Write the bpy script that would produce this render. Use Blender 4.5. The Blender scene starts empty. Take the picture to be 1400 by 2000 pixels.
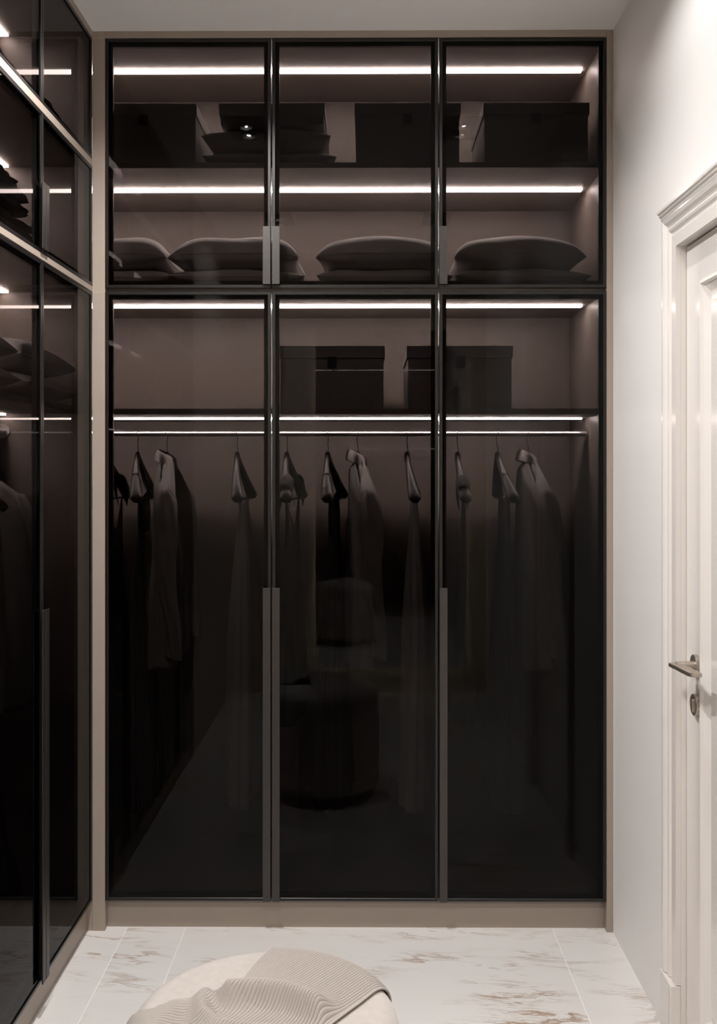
import bpy, bmesh, math, random
from mathutils import Vector, Matrix

# ------------------------------------------------------------------ camera, world, lights, exposure
scn = bpy.context.scene
C = scn.collection
PI = math.pi
cam_data = bpy.data.cameras.new('camera')
cam = bpy.data.objects.new('camera', cam_data); C.objects.link(cam)
cam.location = (0.0, 0.0, 1.502)
cam.rotation_euler = (PI / 2, 0, math.radians(0.3835))
cam_data.sensor_fit = 'VERTICAL'; cam_data.sensor_height = 36.0
cam_data.lens = 1942.0 / 2000.0 * 36.0
cam_data.shift_x = 0.0
cam_data.shift_y = -92.0 / 2000.0
cam_data.clip_start = 0.02; cam_data.clip_end = 50
scn.camera = cam

world = bpy.data.worlds.new('world'); scn.world = world
world.use_nodes = True
bg = world.node_tree.nodes['Background']
bg.inputs[0].default_value = (0.9, 0.92, 1.0, 1); bg.inputs[1].default_value = 0.0

scn.view_settings.view_transform = 'Standard'
scn.view_settings.look = 'None'
scn.view_settings.exposure = 0.0
scn.view_settings.gamma = 1.0
scn.view_settings.use_curve_mapping = False
try:
    scn.cycles.max_bounces = 12; scn.cycles.transparent_max_bounces = 24
    scn.cycles.diffuse_bounces = 5; scn.cycles.glossy_bounces = 5
    scn.cycles.caustics_reflective = False; scn.cycles.caustics_refractive = False
    scn.cycles.sample_clamp_indirect = 4.0
    scn.cycles.use_denoising = True
except Exception:
    pass

CEIL = 2.90; FY = 3.20            # ceiling height; y of the front wardrobe's fillers
XL, XR = -0.879, 0.7965           # left wardrobe front plane, right wall
YB = -0.14                        # back wall (behind the camera)
LED_POWER = 76.0
SPOT_W = 13.0
spots = []
for fx in (-0.488, 0.404):
    for fy in (2.28, 0.75):
        for dy in (-0.055, 0.055):
            spots.append((fx, fy + dy))
for (sx, sy) in spots:
    ld = bpy.data.lights.new('spot_lamp', 'AREA'); ld.shape = 'DISK'; ld.size = 0.024
    ld.energy = SPOT_W * (1.45 if sx < 0 else 0.24) * (1.0 if sy > 1.5 else 0.85); ld.color = (1.0, 0.982, 0.962); ld.spread = math.radians(180)
    lo = bpy.data.objects.new('spot_lamp', ld); C.objects.link(lo)
    lo.location = (sx, sy, CEIL - 0.0085)

# ------------------------------------------------------------------ materials
def mat(name, col, rough=0.5, metal=0.0, spec=0.5, emit=None, es=0.0, coat=0.0):
    m = bpy.data.materials.new(name); m.use_nodes = True
    b = m.node_tree.nodes['Principled BSDF']
    b.inputs['Base Color'].default_value = (*col, 1)
    b.inputs['Roughness'].default_value = rough
    b.inputs['Metallic'].default_value = metal
    b.inputs['Specular IOR Level'].default_value = spec
    b.inputs['Coat Weight'].default_value = coat
    if emit:
        b.inputs['Emission Color'].default_value = (*emit, 1)
        b.inputs['Emission Strength'].default_value = es
    return m

def noise_tint(m, scale, amount, bump=0.0, stretch=(1, 1, 1), bscale=None):
    nt = m.node_tree; N = nt.nodes; L = nt.links
    b = N['Principled BSDF']
    tc = N.new('ShaderNodeTexCoord'); mp = N.new('ShaderNodeMapping'); mp.inputs['Scale'].default_value = stretch
    L.new(tc.outputs['Object'], mp.inputs['Vector'])
    n = N.new('ShaderNodeTexNoise'); n.inputs['Scale'].default_value = scale; n.inputs['Detail'].default_value = 5
    L.new(mp.outputs[0], n.inputs['Vector'])
    col = tuple(b.inputs['Base Color'].default_value)
    r = N.new('ShaderNodeValToRGB')
    r.color_ramp.elements[0].position = 0.3; r.color_ramp.elements[1].position = 0.7
    r.color_ramp.elements[0].color = (*[c * (1 - amount) for c in col[:3]], 1)
    r.color_ramp.elements[1].color = (*[min(1, c * (1 + amount)) for c in col[:3]], 1)
    L.new(n.outputs['Fac'], r.inputs[0]); L.new(r.outputs[0], b.inputs['Base Color'])
    if bump:
        n2 = N.new('ShaderNodeTexNoise'); n2.inputs['Scale'].default_value = bscale or scale * 6; n2.inputs['Detail'].default_value = 3
        L.new(mp.outputs[0], n2.inputs['Vector'])
        bp = N.new('ShaderNodeBump'); bp.inputs['Strength'].default_value = bump; bp.inputs['Distance'].default_value = 0.002
        L.new(n2.outputs['Fac'], bp.inputs['Height']); L.new(bp.outputs[0], b.inputs['Normal'])
    return m

M = {}
M['taupe'] = noise_tint(mat('taupe_lacquer', (0.33, 0.272, 0.228), 0.42), 3, 0.03)
M['carcass'] = noise_tint(mat('carcass_laminate', (0.225, 0.185, 0.166), 0.45), 40, 0.03)
M['shelf'] = noise_tint(mat('shelf_laminate', (0.23, 0.195, 0.175), 0.45), 40, 0.03)
M['wall'] = noise_tint(mat('wall_paint', (0.86, 0.84, 0.825), 0.55), 5, 0.012, 0.03, bscale=180)
M['wall_dimmed'] = noise_tint(mat('dimmed_beige_wall_paint', (0.46, 0.42, 0.37), 0.6), 5, 0.012, 0.03, bscale=180)  # wall paint darkened so the rear walls reflect dimmer, instead of weaker lamps
M['ceiling'] = noise_tint(mat('ceiling_paint', (0.95, 0.93, 0.92), 0.8), 5, 0.01)
M['gloss_white'] = noise_tint(mat('white_gloss_lacquer', (0.76, 0.72, 0.69), 0.16), 4, 0.01)
M['alu'] = noise_tint(mat('black_anodised', (0.036, 0.034, 0.033), 0.34, 0.85), 60, 0.05)
M['alu_dark'] = mat('black_backing', (0.012, 0.011, 0.011), 0.5)
M['handle'] = noise_tint(mat('graphite_handle', (0.066, 0.061, 0.058), 0.42, 0.8), 80, 0.05)
M['chrome'] = mat('chrome', (0.55, 0.53, 0.5), 0.12, 1.0)
M['rail'] = mat('rail_metal', (0.80, 0.79, 0.78), 0.34, 1.0)
M['nickel'] = noise_tint(mat('satin_nickel', (0.50, 0.44, 0.38), 0.36, 0.9), 60, 0.05)
M['wood'] = noise_tint(mat('dark_hanger_wood', (0.035, 0.02, 0.018), 0.42), 20, 0.4, stretch=(1, 6, 6))
M['box'] = noise_tint(mat('black_box_card', (0.28, 0.262, 0.25), 0.7), 60, 0.1, 0.2)
M['clasp'] = mat('black_leather_clasp', (0.012, 0.011, 0.011), 0.5)
M['pillow'] = noise_tint(mat('grey_pillow_cotton', (0.56, 0.53, 0.52), 0.85), 30, 0.06, 0.25)
M['knit'] = noise_tint(mat('dark_folded_knit', (0.07, 0.065, 0.062), 0.9), 50, 0.15, 0.5)
M['shirt'] = noise_tint(mat('grey_shirt_cotton', (0.27, 0.25, 0.235), 0.85), 20, 0.08, 0.2)
M['collar'] = mat('lit_collar_cotton', (0.52, 0.47, 0.43), 0.85)  # shirt cotton made paler: LED light on the collars painted into the colour
M['linen'] = noise_tint(mat('light_grey_satin', (0.33, 0.31, 0.30), 0.6), 20, 0.06, 0.1)
M['dress'] = noise_tint(mat('black_chiffon', (0.045, 0.035, 0.034), 0.8), 20, 0.15, 0.1)
M['tank'] = noise_tint(mat('charcoal_jersey', (0.06, 0.055, 0.052), 0.85), 20, 0.12, 0.1)
M['leather'] = noise_tint(mat('black_leather', (0.015, 0.014, 0.014), 0.3), 90, 0.2, 0.4)
M['velvet'] = noise_tint(mat('beige_velvet', (0.50, 0.452, 0.42), 0.95), 60, 0.05, 0.35, bscale=700)
M['velvet'].node_tree.nodes['Principled BSDF'].inputs['Sheen Weight'].default_value = 0.3
M['seam'] = mat('velvet_piping', (0.42, 0.35, 0.31), 0.95)
M['base_dark'] = mat('dark_plinth_wood', (0.03, 0.025, 0.022), 0.5)
M['throw'] = mat('ribbed_throw_wool', (0.41, 0.368, 0.338), 0.95)
M['led'] = mat('led_diffuser', (0.9, 0.9, 0.9), 0.5, emit=(1.0, 0.92, 0.87), es=LED_POWER)
M['lamp'] = mat('lamp_lens', (0.9, 0.9, 0.9), 0.5, emit=(1.0, 0.95, 0.90), es=8)
M['halo'] = mat('mirror_backlight', (0.9, 0.9, 0.9), 0.5, emit=(1.0, 0.83, 0.55), es=60)
M['black'] = mat('black_lacquer', (0.01, 0.01, 0.01), 0.35)
M['grout'] = mat('pale_grout', (0.90, 0.88, 0.86), 0.7)
M['mirror'] = mat('mirror_silver', (0.85, 0.85, 0.85), 0.0, 1.0)

def glass_mat(name, tint, r0):
    m = bpy.data.materials.new(name); m.use_nodes = True
    nt = m.node_tree; N = nt.nodes; L = nt.links; N.clear()
    out = N.new('ShaderNodeOutputMaterial'); mix = N.new('ShaderNodeMixShader')
    tr = N.new('ShaderNodeBsdfTransparent'); tr.inputs[0].default_value = (*tint, 1)
    gl = N.new('ShaderNodeBsdfGlossy'); gl.inputs['Roughness'].default_value = 0.0
    gl.inputs['Color'].default_value = (1, 1, 1, 1)
    lw = N.new('ShaderNodeLayerWeight')
    # longer path through the smoked pane at a slant: colour ** (1 / cos of the refracted angle)
    def mth(op, a, b=None):
        x = N.new('ShaderNodeMath'); x.operation = op
        for i_, q_ in enumerate((a, b)):
            if q_ is None: continue
            if isinstance(q_, (int, float)): x.inputs[i_].default_value = q_
            else: L.new(q_, x.inputs[i_])
        return x.outputs[0]
    cosv = mth('SUBTRACT', 1.0, lw.outputs['Facing'])
    cost = mth('SQRT', mth('SUBTRACT', 1.0, mth('DIVIDE', mth('SUBTRACT', 1.0, mth('MULTIPLY', cosv, cosv)), 2.25)))
    gm = N.new('ShaderNodeGamma'); gm.inputs[0].default_value = (*tint, 1); L.new(mth('DIVIDE', 1.0, cost), gm.inputs[1])
    L.new(gm.outputs[0], tr.inputs[0]); lw.inputs['Blend'].default_value = 0.5   # facing = 1-|cos|
    p = N.new('ShaderNodeMath'); p.operation = 'POWER'; p.inputs[1].default_value = 5.0
    ma = N.new('ShaderNodeMath'); ma.operation = 'MULTIPLY_ADD'; ma.inputs[1].default_value = 0.42; ma.inputs[2].default_value = r0
    geo = N.new('ShaderNodeNewGeometry')
    inv = N.new('ShaderNodeMath'); inv.operation = 'SUBTRACT'; inv.inputs[0].default_value = 1.0
    mul = N.new('ShaderNodeMath'); mul.operation = 'MULTIPLY'
    L.new(lw.outputs['Facing'], p.inputs[0]); L.new(p.outputs[0], ma.inputs[0])
    L.new(geo.outputs['Backfacing'], inv.inputs[1]); L.new(ma.outputs[0], mul.inputs[0]); L.new(inv.outputs[0], mul.inputs[1])
    L.new(mul.outputs[0], mix.inputs[0]); L.new(tr.outputs[0], mix.inputs[1]); L.new(gl.outputs[0], mix.inputs[2])
    L.new(mix.outputs[0], out.inputs[0])
    return m
M['glass'] = glass_mat('smoked_glass', (0.405, 0.385, 0.38), 0.0115)

def marble_mat():
    m = mat('beige_veined_marble', (0.78, 0.75, 0.725), 0.22)
    nt = m.node_tree; N = nt.nodes; L = nt.links; b = N['Principled BSDF']
    geo = N.new('ShaderNodeNewGeometry')
    mp = N.new('ShaderNodeMapping'); L.new(geo.outputs['Position'], mp.inputs['Vector'])
    mp.inputs['Rotation'].default_value = (0, 0, 0.10)
    oi = N.new('ShaderNodeObjectInfo')
    comb = N.new('ShaderNodeVectorMath'); comb.operation = 'ADD'
    sc = N.new('ShaderNodeVectorMath'); sc.operation = 'SCALE'; sc.inputs['Scale'].default_value = 7.0
    cx = N.new('ShaderNodeCombineXYZ'); L.new(oi.outputs['Random'], cx.inputs[0]); L.new(oi.outputs['Random'], cx.inputs[2])
    L.new(cx.outputs[0], sc.inputs[0]); L.new(mp.outputs[0], comb.inputs[0]); L.new(sc.outputs[0], comb.inputs[1])
    def nz(scale, stretch, detail=6, rough=0.6, dist=0.0):
        s = N.new('ShaderNodeVectorMath'); s.operation = 'MULTIPLY'; s.inputs[1].default_value = stretch
        L.new(comb.outputs[0], s.inputs[0])
        n = N.new('ShaderNodeTexNoise'); n.inputs['Scale'].default_value = scale; n.inputs['Detail'].default_value = detail
        n.inputs['Roughness'].default_value = rough; n.inputs['Distortion'].default_value = dist
        L.new(s.outputs[0], n.inputs['Vector']); return n
    def ridge(n, w):
        a = N.new('ShaderNodeMath'); a.operation = 'SUBTRACT'; a.inputs[1].default_value = 0.5; L.new(n.outputs['Fac'], a.inputs[0])
        c = N.new('ShaderNodeMath'); c.operation = 'ABSOLUTE'; L.new(a.outputs[0], c.inputs[0])
        mr = N.new('ShaderNodeMapRange'); mr.inputs['From Min'].default_value = 0; mr.inputs['From Max'].default_value = w
        mr.inputs['To Min'].default_value = 1; mr.inputs['To Max'].default_value = 0; L.new(c.outputs[0], mr.inputs[0]); return mr
    def gate(n, lo, hi):
        mr = N.new('ShaderNodeMapRange'); mr.inputs['From Min'].default_value = lo; mr.inputs['From Max'].default_value = hi
        L.new(n.outputs['Fac'], mr.inputs[0]); return mr
    def mulm(a, bb, k=1.0):
        x = N.new('ShaderNodeMath'); x.operation = 'MULTIPLY'; L.new(a.outputs[0], x.inputs[0]); L.new(bb.outputs[0], x.inputs[1])
        y = N.new('ShaderNodeMath'); y.operation = 'MULTIPLY'; y.inputs[1].default_value = k; L.new(x.outputs[0], y.inputs[0]); return y
    big = mulm(ridge(nz(1.5, (0.8, 3.2, 1), 7, 0.62, 0.5), 0.020), gate(nz(1.6, (1, 1.6, 1), 2), 0.50, 0.62), 0.95)
    fine = mulm(ridge(nz(5.0, (0.5, 3.6, 1), 6, 0.7, 0.4), 0.030), gate(nz(3.0, (1, 2, 1), 2), 0.48, 0.66), 0.75)
    speck = mulm(gate(nz(22, (0.35, 2.6, 1), 4, 0.7), 0.64, 0.76), gate(nz(2.2, (1, 1, 1), 2), 0.40, 0.60), 0.7)
    cloud = gate(nz(1.2, (0.7, 2.2, 1), 4), 0.45, 0.75)
    def mixc(prev, fac, col):
        x = N.new('ShaderNodeMix'); x.data_type = 'RGBA'
        L.new(fac.outputs[0], x.inputs[0])
        if isinstance(prev, tuple): x.inputs[6].default_value = (*prev, 1)
        else: L.new(prev.outputs[2], x.inputs[6])
        x.inputs[7].default_value = (*col, 1); return x
    c1 = mixc((0.79, 0.765, 0.745), cloud, (0.74, 0.70, 0.675))
    c2 = mixc(c1, speck, (0.42, 0.35, 0.30))
    c3 = mixc(c2, fine, (0.42, 0.31, 0.23))
    c4 = mixc(c3, big, (0.38, 0.25, 0.16))
    L.new(c4.outputs[2], b.inputs['Base Color'])
    return m
M['marble'] = marble_mat()

# ------------------------------------------------------------------ mesh helpers
def V(*a): return Vector(a)

def bm_box(bm, lo, hi, bev=0.0):
    lo, hi = [min(a, b) for a, b in zip(lo, hi)], [max(a, b) for a, b in zip(lo, hi)]
    vs = [bm.verts.new((x, y, z)) for x in (lo[0], hi[0]) for y in (lo[1], hi[1]) for z in (lo[2], hi[2])]
    idx = [(0, 1, 3, 2), (4, 6, 7, 5), (0, 4, 5, 1), (2, 3, 7, 6), (0, 2, 6, 4), (1, 5, 7, 3)]
    fs = [bm.faces.new([vs[i] for i in f]) for f in idx]
    if bev > 0:
        es = list({e for f in fs for e in f.edges})
        bmesh.ops.bevel(bm, geom=es, offset=bev, segments=2, profile=0.6, affect='EDGES')
    return fs

def bm_lathe(bm, prof, n=48, center=(0, 0), mtx=None, close=False):
    rings = []
    for (r, z) in prof:
        ring = []
        for i in range(n):
            a = 2 * PI * i / n
            p = Vector((center[0] + r * math.cos(a), center[1] + r * math.sin(a), z))
            if mtx: p = mtx @ p
            ring.append(bm.verts.new(p))
        rings.append(ring)
    for a, b in zip(rings, rings[1:]):
        for i in range(n):
            bm.faces.new((a[i], a[(i + 1) % n], b[(i + 1) % n], b[i]))
    bm.faces.new(list(reversed(rings[0]))); bm.faces.new(rings[-1])

def bm_loft(bm, rings, caps=True, closed=True):
    vr = [[bm.verts.new(p) for p in r] for r in rings]
    n = len(vr[0])
    for a, b in zip(vr, vr[1:]):
        for i in range(n if closed else n - 1):
            j = (i + 1) % n
            bm.faces.new((a[i], a[j], b[j], b[i]))
    if caps and closed:
        bm.faces.new(list(reversed(vr[0]))); bm.faces.new(vr[-1])

def bm_tube(bm, pts, rx, rz=None, n=10, up=(0, 0, 1)):
    """sweep an ellipse (rx across, rz along 'up') along pts; rx/rz may be lists"""
    pts = [Vector(p) for p in pts]; rings = []
    for k, p in enumerate(pts):
        t = (pts[min(k + 1, len(pts) - 1)] - pts[max(k - 1, 0)]).normalized()
        u = Vector(up); s = t.cross(u)
        if s.length < 1e-4: s = t.cross(Vector((1, 0, 0)))
        s.normalize(); w = s.cross(t).normalized()
        a = rx[k] if isinstance(rx, (list, tuple)) else rx
        b = (rz[k] if isinstance(rz, (list, tuple)) else rz) if rz is not None else a
        rings.append([p + s * (a * math.cos(2 * PI * i / n)) + w * (b * math.sin(2 * PI * i / n)) for i in range(n)])
    bm_loft(bm, rings)

def obj(name, bm, m, parent=None, smooth=False, loc=None):
    bmesh.ops.recalc_face_normals(bm, faces=bm.faces)
    me = bpy.data.meshes.new(name); bm.to_mesh(me); bm.free()
    if isinstance(m, list):
        for x in m: me.materials.append(x)
    else: me.materials.append(m)
    if smooth:
        me.shade_smooth()
        if smooth is not True:
            me.set_sharp_from_angle(angle=math.radians(smooth))
    o = bpy.data.objects.new(name, me); C.objects.link(o)
    if parent: o.parent = parent
    if loc: o.location = loc
    return o

def thing(name, label, cat, loc=(0, 0, 0), rotz=0.0, group=None):
    o = bpy.data.objects.new(name, None); C.objects.link(o)
    o.empty_display_size = 0.1
    o.location = loc; o.rotation_euler = (0, 0, rotz); o['label'] = label; o['category'] = cat
    if group: o['group'] = group
    return o

def tag(o, label, cat, group=None):
    o['label'] = label; o['category'] = cat
    if group: o['group'] = group
    return o

def box_obj(name, lo, hi, m, parent=None, bev=0.0):
    bm = bmesh.new(); bm_box(bm, lo, hi, bev); return obj(name, bm, m, parent)

def struct(o, label=None):
    o['kind'] = 'structure'
    if label: o['label'] = label
    return o

def dup(root, loc=None, rotz=None, label=None, group=None):
    r = root.copy(); C.objects.link(r)
    if loc is not None: r.location = loc
    if rotz is not None: r.rotation_euler = (0, 0, rotz)
    if label: r['label'] = label
    if group: r['group'] = group
    for ch in list(root.children):
        c = ch.copy(); C.objects.link(c); c.parent = r
        for g in list(ch.children):
            d = g.copy(); C.objects.link(d); d.parent = c
    return r

# ------------------------------------------------------------------ room shell
WX0 = -1.52      # back of left wardrobe
WYF = 3.86       # back of front wardrobe
LWE = 1.30       # left wardrobe's near end
bm = bmesh.new(); bm_box(bm, (WX0 - 0.1, YB - 0.1, -0.08), (XR + 0.12, WYF + 0.1, -0.0012))
floor = struct(obj('floor', bm, M['grout']), 'pale marble slab floor with rusty brown veins')
gap = 0.0013
xs = [(-1.62, -0.772), (-0.772, -0.583), (-0.583, 0.607), (0.607, 0.92)]
ys = [(YB, 1.02), (1.02, WYF)]
for i, (x0, x1) in enumerate(xs):
    for (y0, y1) in ys:
        t = box_obj('slab', (x0 + gap, y0 + gap, -0.0012), (x1 - gap, y1 - gap, 0.0), M['marble'], floor, 0.0004)
struct(box_obj('ceiling', (WX0 - 0.1, YB - 0.1, CEIL), (XR + 0.12, WYF + 0.1, CEIL + 0.1), M['ceiling']), 'smooth off-white ceiling')
# right wall with door opening (door between DY0..DY1)
DY1 = 2.516; DY0 = DY1 - 0.80; DH = 2.055
bm = bmesh.new()
bm_box(bm, (XR, YB - 0.1, 0), (XR + 0.12, DY0 - 0.02, CEIL))
bm_box(bm, (XR, DY1 + 0.02, 0), (XR + 0.12, WYF + 0.1, CEIL))
bm_box(bm, (XR, DY0 - 0.02, DH + 0.02), (XR + 0.12, DY1 + 0.02, CEIL))
struct(obj('wall_right', bm, M['wall']), 'plain off-white painted wall beside the white door')
struct(box_obj('wall_back', (WX0, YB - 0.1, 0), (XR, YB, CEIL), M['wall_dimmed']), 'beige wall behind the camera, dimness painted into its colour')
struct(box_obj('wall_front', (WX0, WYF, 0), (XR, WYF + 0.1, CEIL), M['wall']), 'wall behind the front wardrobe')
struct(box_obj('wall_left', (WX0 - 0.1, YB, 0), (WX0, WYF, CEIL), M['wall']), 'wall behind the left wardrobe')
struct(box_obj('wall_partition', (WX0, YB, 0), (XL - 0.01, LWE, CEIL), M['wall_dimmed']), 'beige wall nib past the left wardrobe, dimness painted in')

# ------------------------------------------------------------------ wardrobe builder
# built in a local frame: x = along the front, y = depth into the cabinet (0 at door front), z up
def ring_frame(bm, x0, x1, z0, z1, w, y0, y1, bev=0.0):
    """mitred rectangular ring, w wide, from y0 to y1"""
    o = [(x0, z0), (x1, z0), (x1, z1), (x0, z1)]
    i = [(x0 + w, z0 + w), (x1 - w, z0 + w), (x1 - w, z1 - w), (x0 + w, z1 - w)]
    vo = [[bm.verts.new((x, y, z)) for (x, z) in o] for y in (y0, y1)]
    vi = [[bm.verts.new((x, y, z)) for (x, z) in i] for y in (y0, y1)]
    fs = []
    for k in range(4):
        j = (k + 1) % 4
        fs += [bm.faces.new((vo[0][k], vo[0][j], vi[0][j], vi[0][k])), bm.faces.new((vo[1][k], vi[1][k], vi[1][j], vo[1][j])),
               bm.faces.new((vo[0][k], vo[1][k], vo[1][j], vo[0][j])), bm.faces.new((vi[0][k], vi[0][j], vi[1][j], vi[1][k]))]
    if bev:
        es = [e for f in fs for e in f.edges if abs(e.verts[0].co.y - y0) < 1e-6 and abs(e.verts[1].co.y - y0) < 1e-6
              and (abs(e.verts[0].co.x - e.verts[1].co.x) < 1e-6 or abs(e.verts[0].co.z - e.verts[1].co.z) < 1e-6)]
        bmesh.ops.bevel(bm, geom=list(set(es)), offset=bev, segments=1, affect='EDGES')

def ward_door(parent, x0, x1, z0, z1, handle_side, hz0, hz1):
    bm = bmesh.new()
    ring_frame(bm, x0, x1, z0, z1, 0.0105, 0.0, 0.022, 0.0012)          # proud metal lip
    ring_frame(bm, x0 + 0.002, x1 - 0.002, z0 + 0.002, z1 - 0.002, 0.0022, 0.0035, 0.021)
    d = obj('door', bm, M['alu'], parent)
    bm = bmesh.new(); ring_frame(bm, x0 + 0.0106, x1 - 0.0106, z0 + 0.0106, z1 - 0.0106, 0.0125, 0.0085, 0.021)
    obj('inner_frame', bm, M['alu_dark'], d)
    box_obj('glass_pane', (x0 + 0.0107, 0.0035, z0 + 0.0107), (x1 - 0.0107, 0.0078, z1 - 0.0107), M['glass'], d)
    if handle_side:
        hx0, hx1 = (x0 + 0.0005, x0 + 0.0255) if handle_side < 0 else (x1 - 0.0255, x1 - 0.0005)
        bm = bmesh.new()
        bm_box(bm, (hx0, -0.0105, hz0), (hx1, -0.0065, hz1), 0.0008)      # face plate
        bm_box(bm, (hx0 if handle_side < 0 else hx1 - 0.004, -0.0072, hz0), (hx0 + 0.004 if handle_side < 0 else hx1, 0.0003, hz1))
        obj('handle', bm, M['handle'], d)
    return d

Z_D0, Z_D1, Z_U0, Z_U1 = 0.097, 2.0605, 2.0725, 2.876
S1 = (2.467, 2.485); S2 = (2.060, 2.085); S3 = (1.667, 1.685)
DEPTH = 0.60

# ---------------- front wardrobe: local x = world x, y offset FY+0.002
fw = thing('wardrobe', 'built-in wardrobe facing the camera with three bays of smoked glass doors', 'wardrobe', (0, FY, 0))
FXL, FXR = -0.8385, 0.7755
seams = [FXL, -0.3017, 0.2367, FXR]     # px 530, 858
for k in range(3):
    x0, x1 = seams[k] + 0.0018, seams[k + 1] - 0.0018
    if k == 0: x0 = FXL + 0.0005
    if k == 2: x1 = FXR - 0.0005
    side = (1, -1, -1)[k]
    ward_door(fw, x0, x1, Z_D0, Z_D1, side, Z_D0 + 0.002, 1.107)
    ward_door(fw, x0, x1, Z_U0, Z_U1, side, Z_U0 + 0.010, 2.268)
y_in0, y_in1 = 0.030, DEPTH
EP0, EP1 = 0.006, 0.024                 # y of the left wardrobe's end panel in this frame
CX0 = WX0 + 0.004
box_obj('side_panel', (0.778, 0.026, 0.06), (0.7955, y_in1, CEIL - 0.002), M['carcass'], fw)
box_obj('side_panel', (CX0, 0.026, 0.06), (CX0 + 0.018, y_in1, CEIL - 0.002), M['carcass'], fw)
box_obj('back_panel', (CX0 + 0.019, y_in1 - 0.012, 0.06), (0.7775, y_in1, CEIL - 0.002), M['carcass'], fw)
box_obj('top_panel', (CX0 + 0.019, 0.026, 2.885), (0.7775, y_in1 - 0.0125, CEIL - 0.001), M['carcass'], fw)
box_obj('bottom_panel', (CX0 + 0.019, 0.026, 0.080), (0.7775, y_in1 - 0.0125, 0.098), M['shelf'], fw)
for (z0, z1) in (S1, S2, S3):
    box_obj('shelf', (CX0 + 0.019, y_in0, z0), (0.7775, y_in1 - 0.0125, z1), M['shelf'], fw, 0.001)
LY = 0.285                              # LED strip depth
def led(parent, x0, x1, ztop, w=0.030, h=0.006, y=LY):
    box_obj('light_strip', (x0, y - w / 2, ztop - h), (x1, y + w / 2, ztop - 0.0003), M['led'], parent)
led(fw, CX0 + 0.03, 0.757, 2.885)
led(fw, CX0 + 0.03, 0.757, S1[0])
led(fw, CX0 + 0.03, 0.757, S2[0])
led(fw, CX0 + 0.03, 0.757, S3[0], w=0.014)
RZ = 1.6115; RY = 0.300
RA, RB = 0.024, 0.0095                  # oval rail half-depth, half-height
def rail(parent, x0, x1):
    bm = bmesh.new()
    bm_tube(bm, [(x0, RY, RZ), (x1, RY, RZ)], RA, RB, 20)
    r = obj('hanging_rail', bm, M['rail'], parent, smooth=40)
    for (xa, xb) in ((x0, x0 + 0.006), (x1 - 0.006, x1)):
        bm = bmesh.new(); bm_tube(bm, [(xa, RY, RZ), (xb, RY, RZ)], RA + 0.009, 0.024, 24)
        obj('rail_flange', bm, M['rail'], r, smooth=40)
rail(fw, CX0 + 0.019, 0.7775)
# plinth and fillers
box_obj('plinth', (XL - 0.02, 0.030, 0.0), (XR - 0.0005, 0.046, 0.0945), M['taupe'], fw)
box_obj('plinth_return', (XL - 0.0215, 0.0006, 0.0), (XL - 0.0004, 0.012, 0.0945), M['taupe'], fw)
box_obj('filler', (XL, -0.001, 0.0), (FXL, 0.020, CEIL - 0.0005), M['taupe'], fw, 0.0008)
box_obj('filler', (FXR, -0.001, 0.0), (XR - 0.0005, 0.022, CEIL - 0.0005), M['taupe'], fw, 0.0008)
box_obj('filler', (FXL + 0.0003, -0.001, 2.8775), (FXR - 0.0003, 0.022, CEIL - 0.0005), M['taupe'], fw, 0.0008)

# ---------------- left wardrobe: local x runs along world -y... use rotz=+90deg: local x -> world y, local y -> world -x
lw = thing('wardrobe', 'side wardrobe on the left with smoked glass doors in three rows', 'wardrobe', (XL, 0, 0), PI / 2)
LX0, LX1 = LWE + 0.02, FY               # local x = world y range
lseams = [LX1 - 0.001, 2.7045, 2.2085, 1.7125, LWE + 0.004]
LR = [(0.097, 2.0575, -0.0, 1.107), (2.0785, 2.4625, 0.0, 2.268), (2.4865, 2.876, 0, 0)]
for k in range(4):
    x1 = lseams[k] - 0.0018; x0 = lseams[k + 1] + 0.0018
    side = (-1, 1, -1, 1)[k]
    ward_door(lw, x0, x1, 0.097, 2.0575, side, 0.099, 1.107)
    ward_door(lw, x0, x1, 2.0785, 2.4625, side, 2.088, 2.268)
    ward_door(lw, x0, x1, 2.4865, 2.876, 0, 0, 0)
EPL = FY + 0.005                        # end panel inner face (world y)
box_obj('end_panel', (EPL, 0.0245, 0.06), (EPL + 0.018, DEPTH + 0.01, CEIL - 0.002), M['carcass'], lw)
box_obj('side_panel', (LWE + 0.002, 0.001, 0.0), (LWE + 0.020, DEPTH + 0.01, CEIL - 0.002), M['carcass'], lw)
box_obj('back_panel', (LWE + 0.021, DEPTH + 0.018, 0.06), (EPL + 0.001, DEPTH + 0.03, CEIL - 0.002), M['carcass'], lw)
box_obj('top_panel', (LWE + 0.021, 0.026, 2.885), (EPL - 0.0005, DEPTH, CEIL - 0.001), M['carcass'], lw)
box_obj('bottom_panel', (LWE + 0.021, 0.026, 0.080), (EPL - 0.0005, DEPTH, 0.098), M['shelf'], lw)
for n_, (z0, z1) in enumerate(((2.4635, 2.4855), (2.0605, 2.077), S3)):
    if n_ < 2:
        box_obj('shelf', (LWE + 0.021, 0.024, z0), (EPL - 0.0005, DEPTH, z1), M['shelf'], lw)
        box_obj('shelf_edging', (LWE + 0.021, -0.0005, z0), (LX1 - 0.0005, 0.0235, z1), M['taupe'], lw)
    else:
        box_obj('shelf', (LWE + 0.021, 0.03, z0), (EPL - 0.0005, DEPTH, z1), M['shelf'], lw)
LLY = 0.282
for z, w in ((2.885, 0.030), (2.4635, 0.030), (2.0605, 0.030), (S3[0], 0.014)):
    led(lw, LWE + 0.03, FY - 0.012, z, w=w, y=LLY)
rail(lw, LWE + 0.0205, EPL - 0.0005)
box_obj('plinth', (LWE + 0.003, 0.020, 0.0), (FY, 0.036, 0.0945), M['taupe'], lw)
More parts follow.
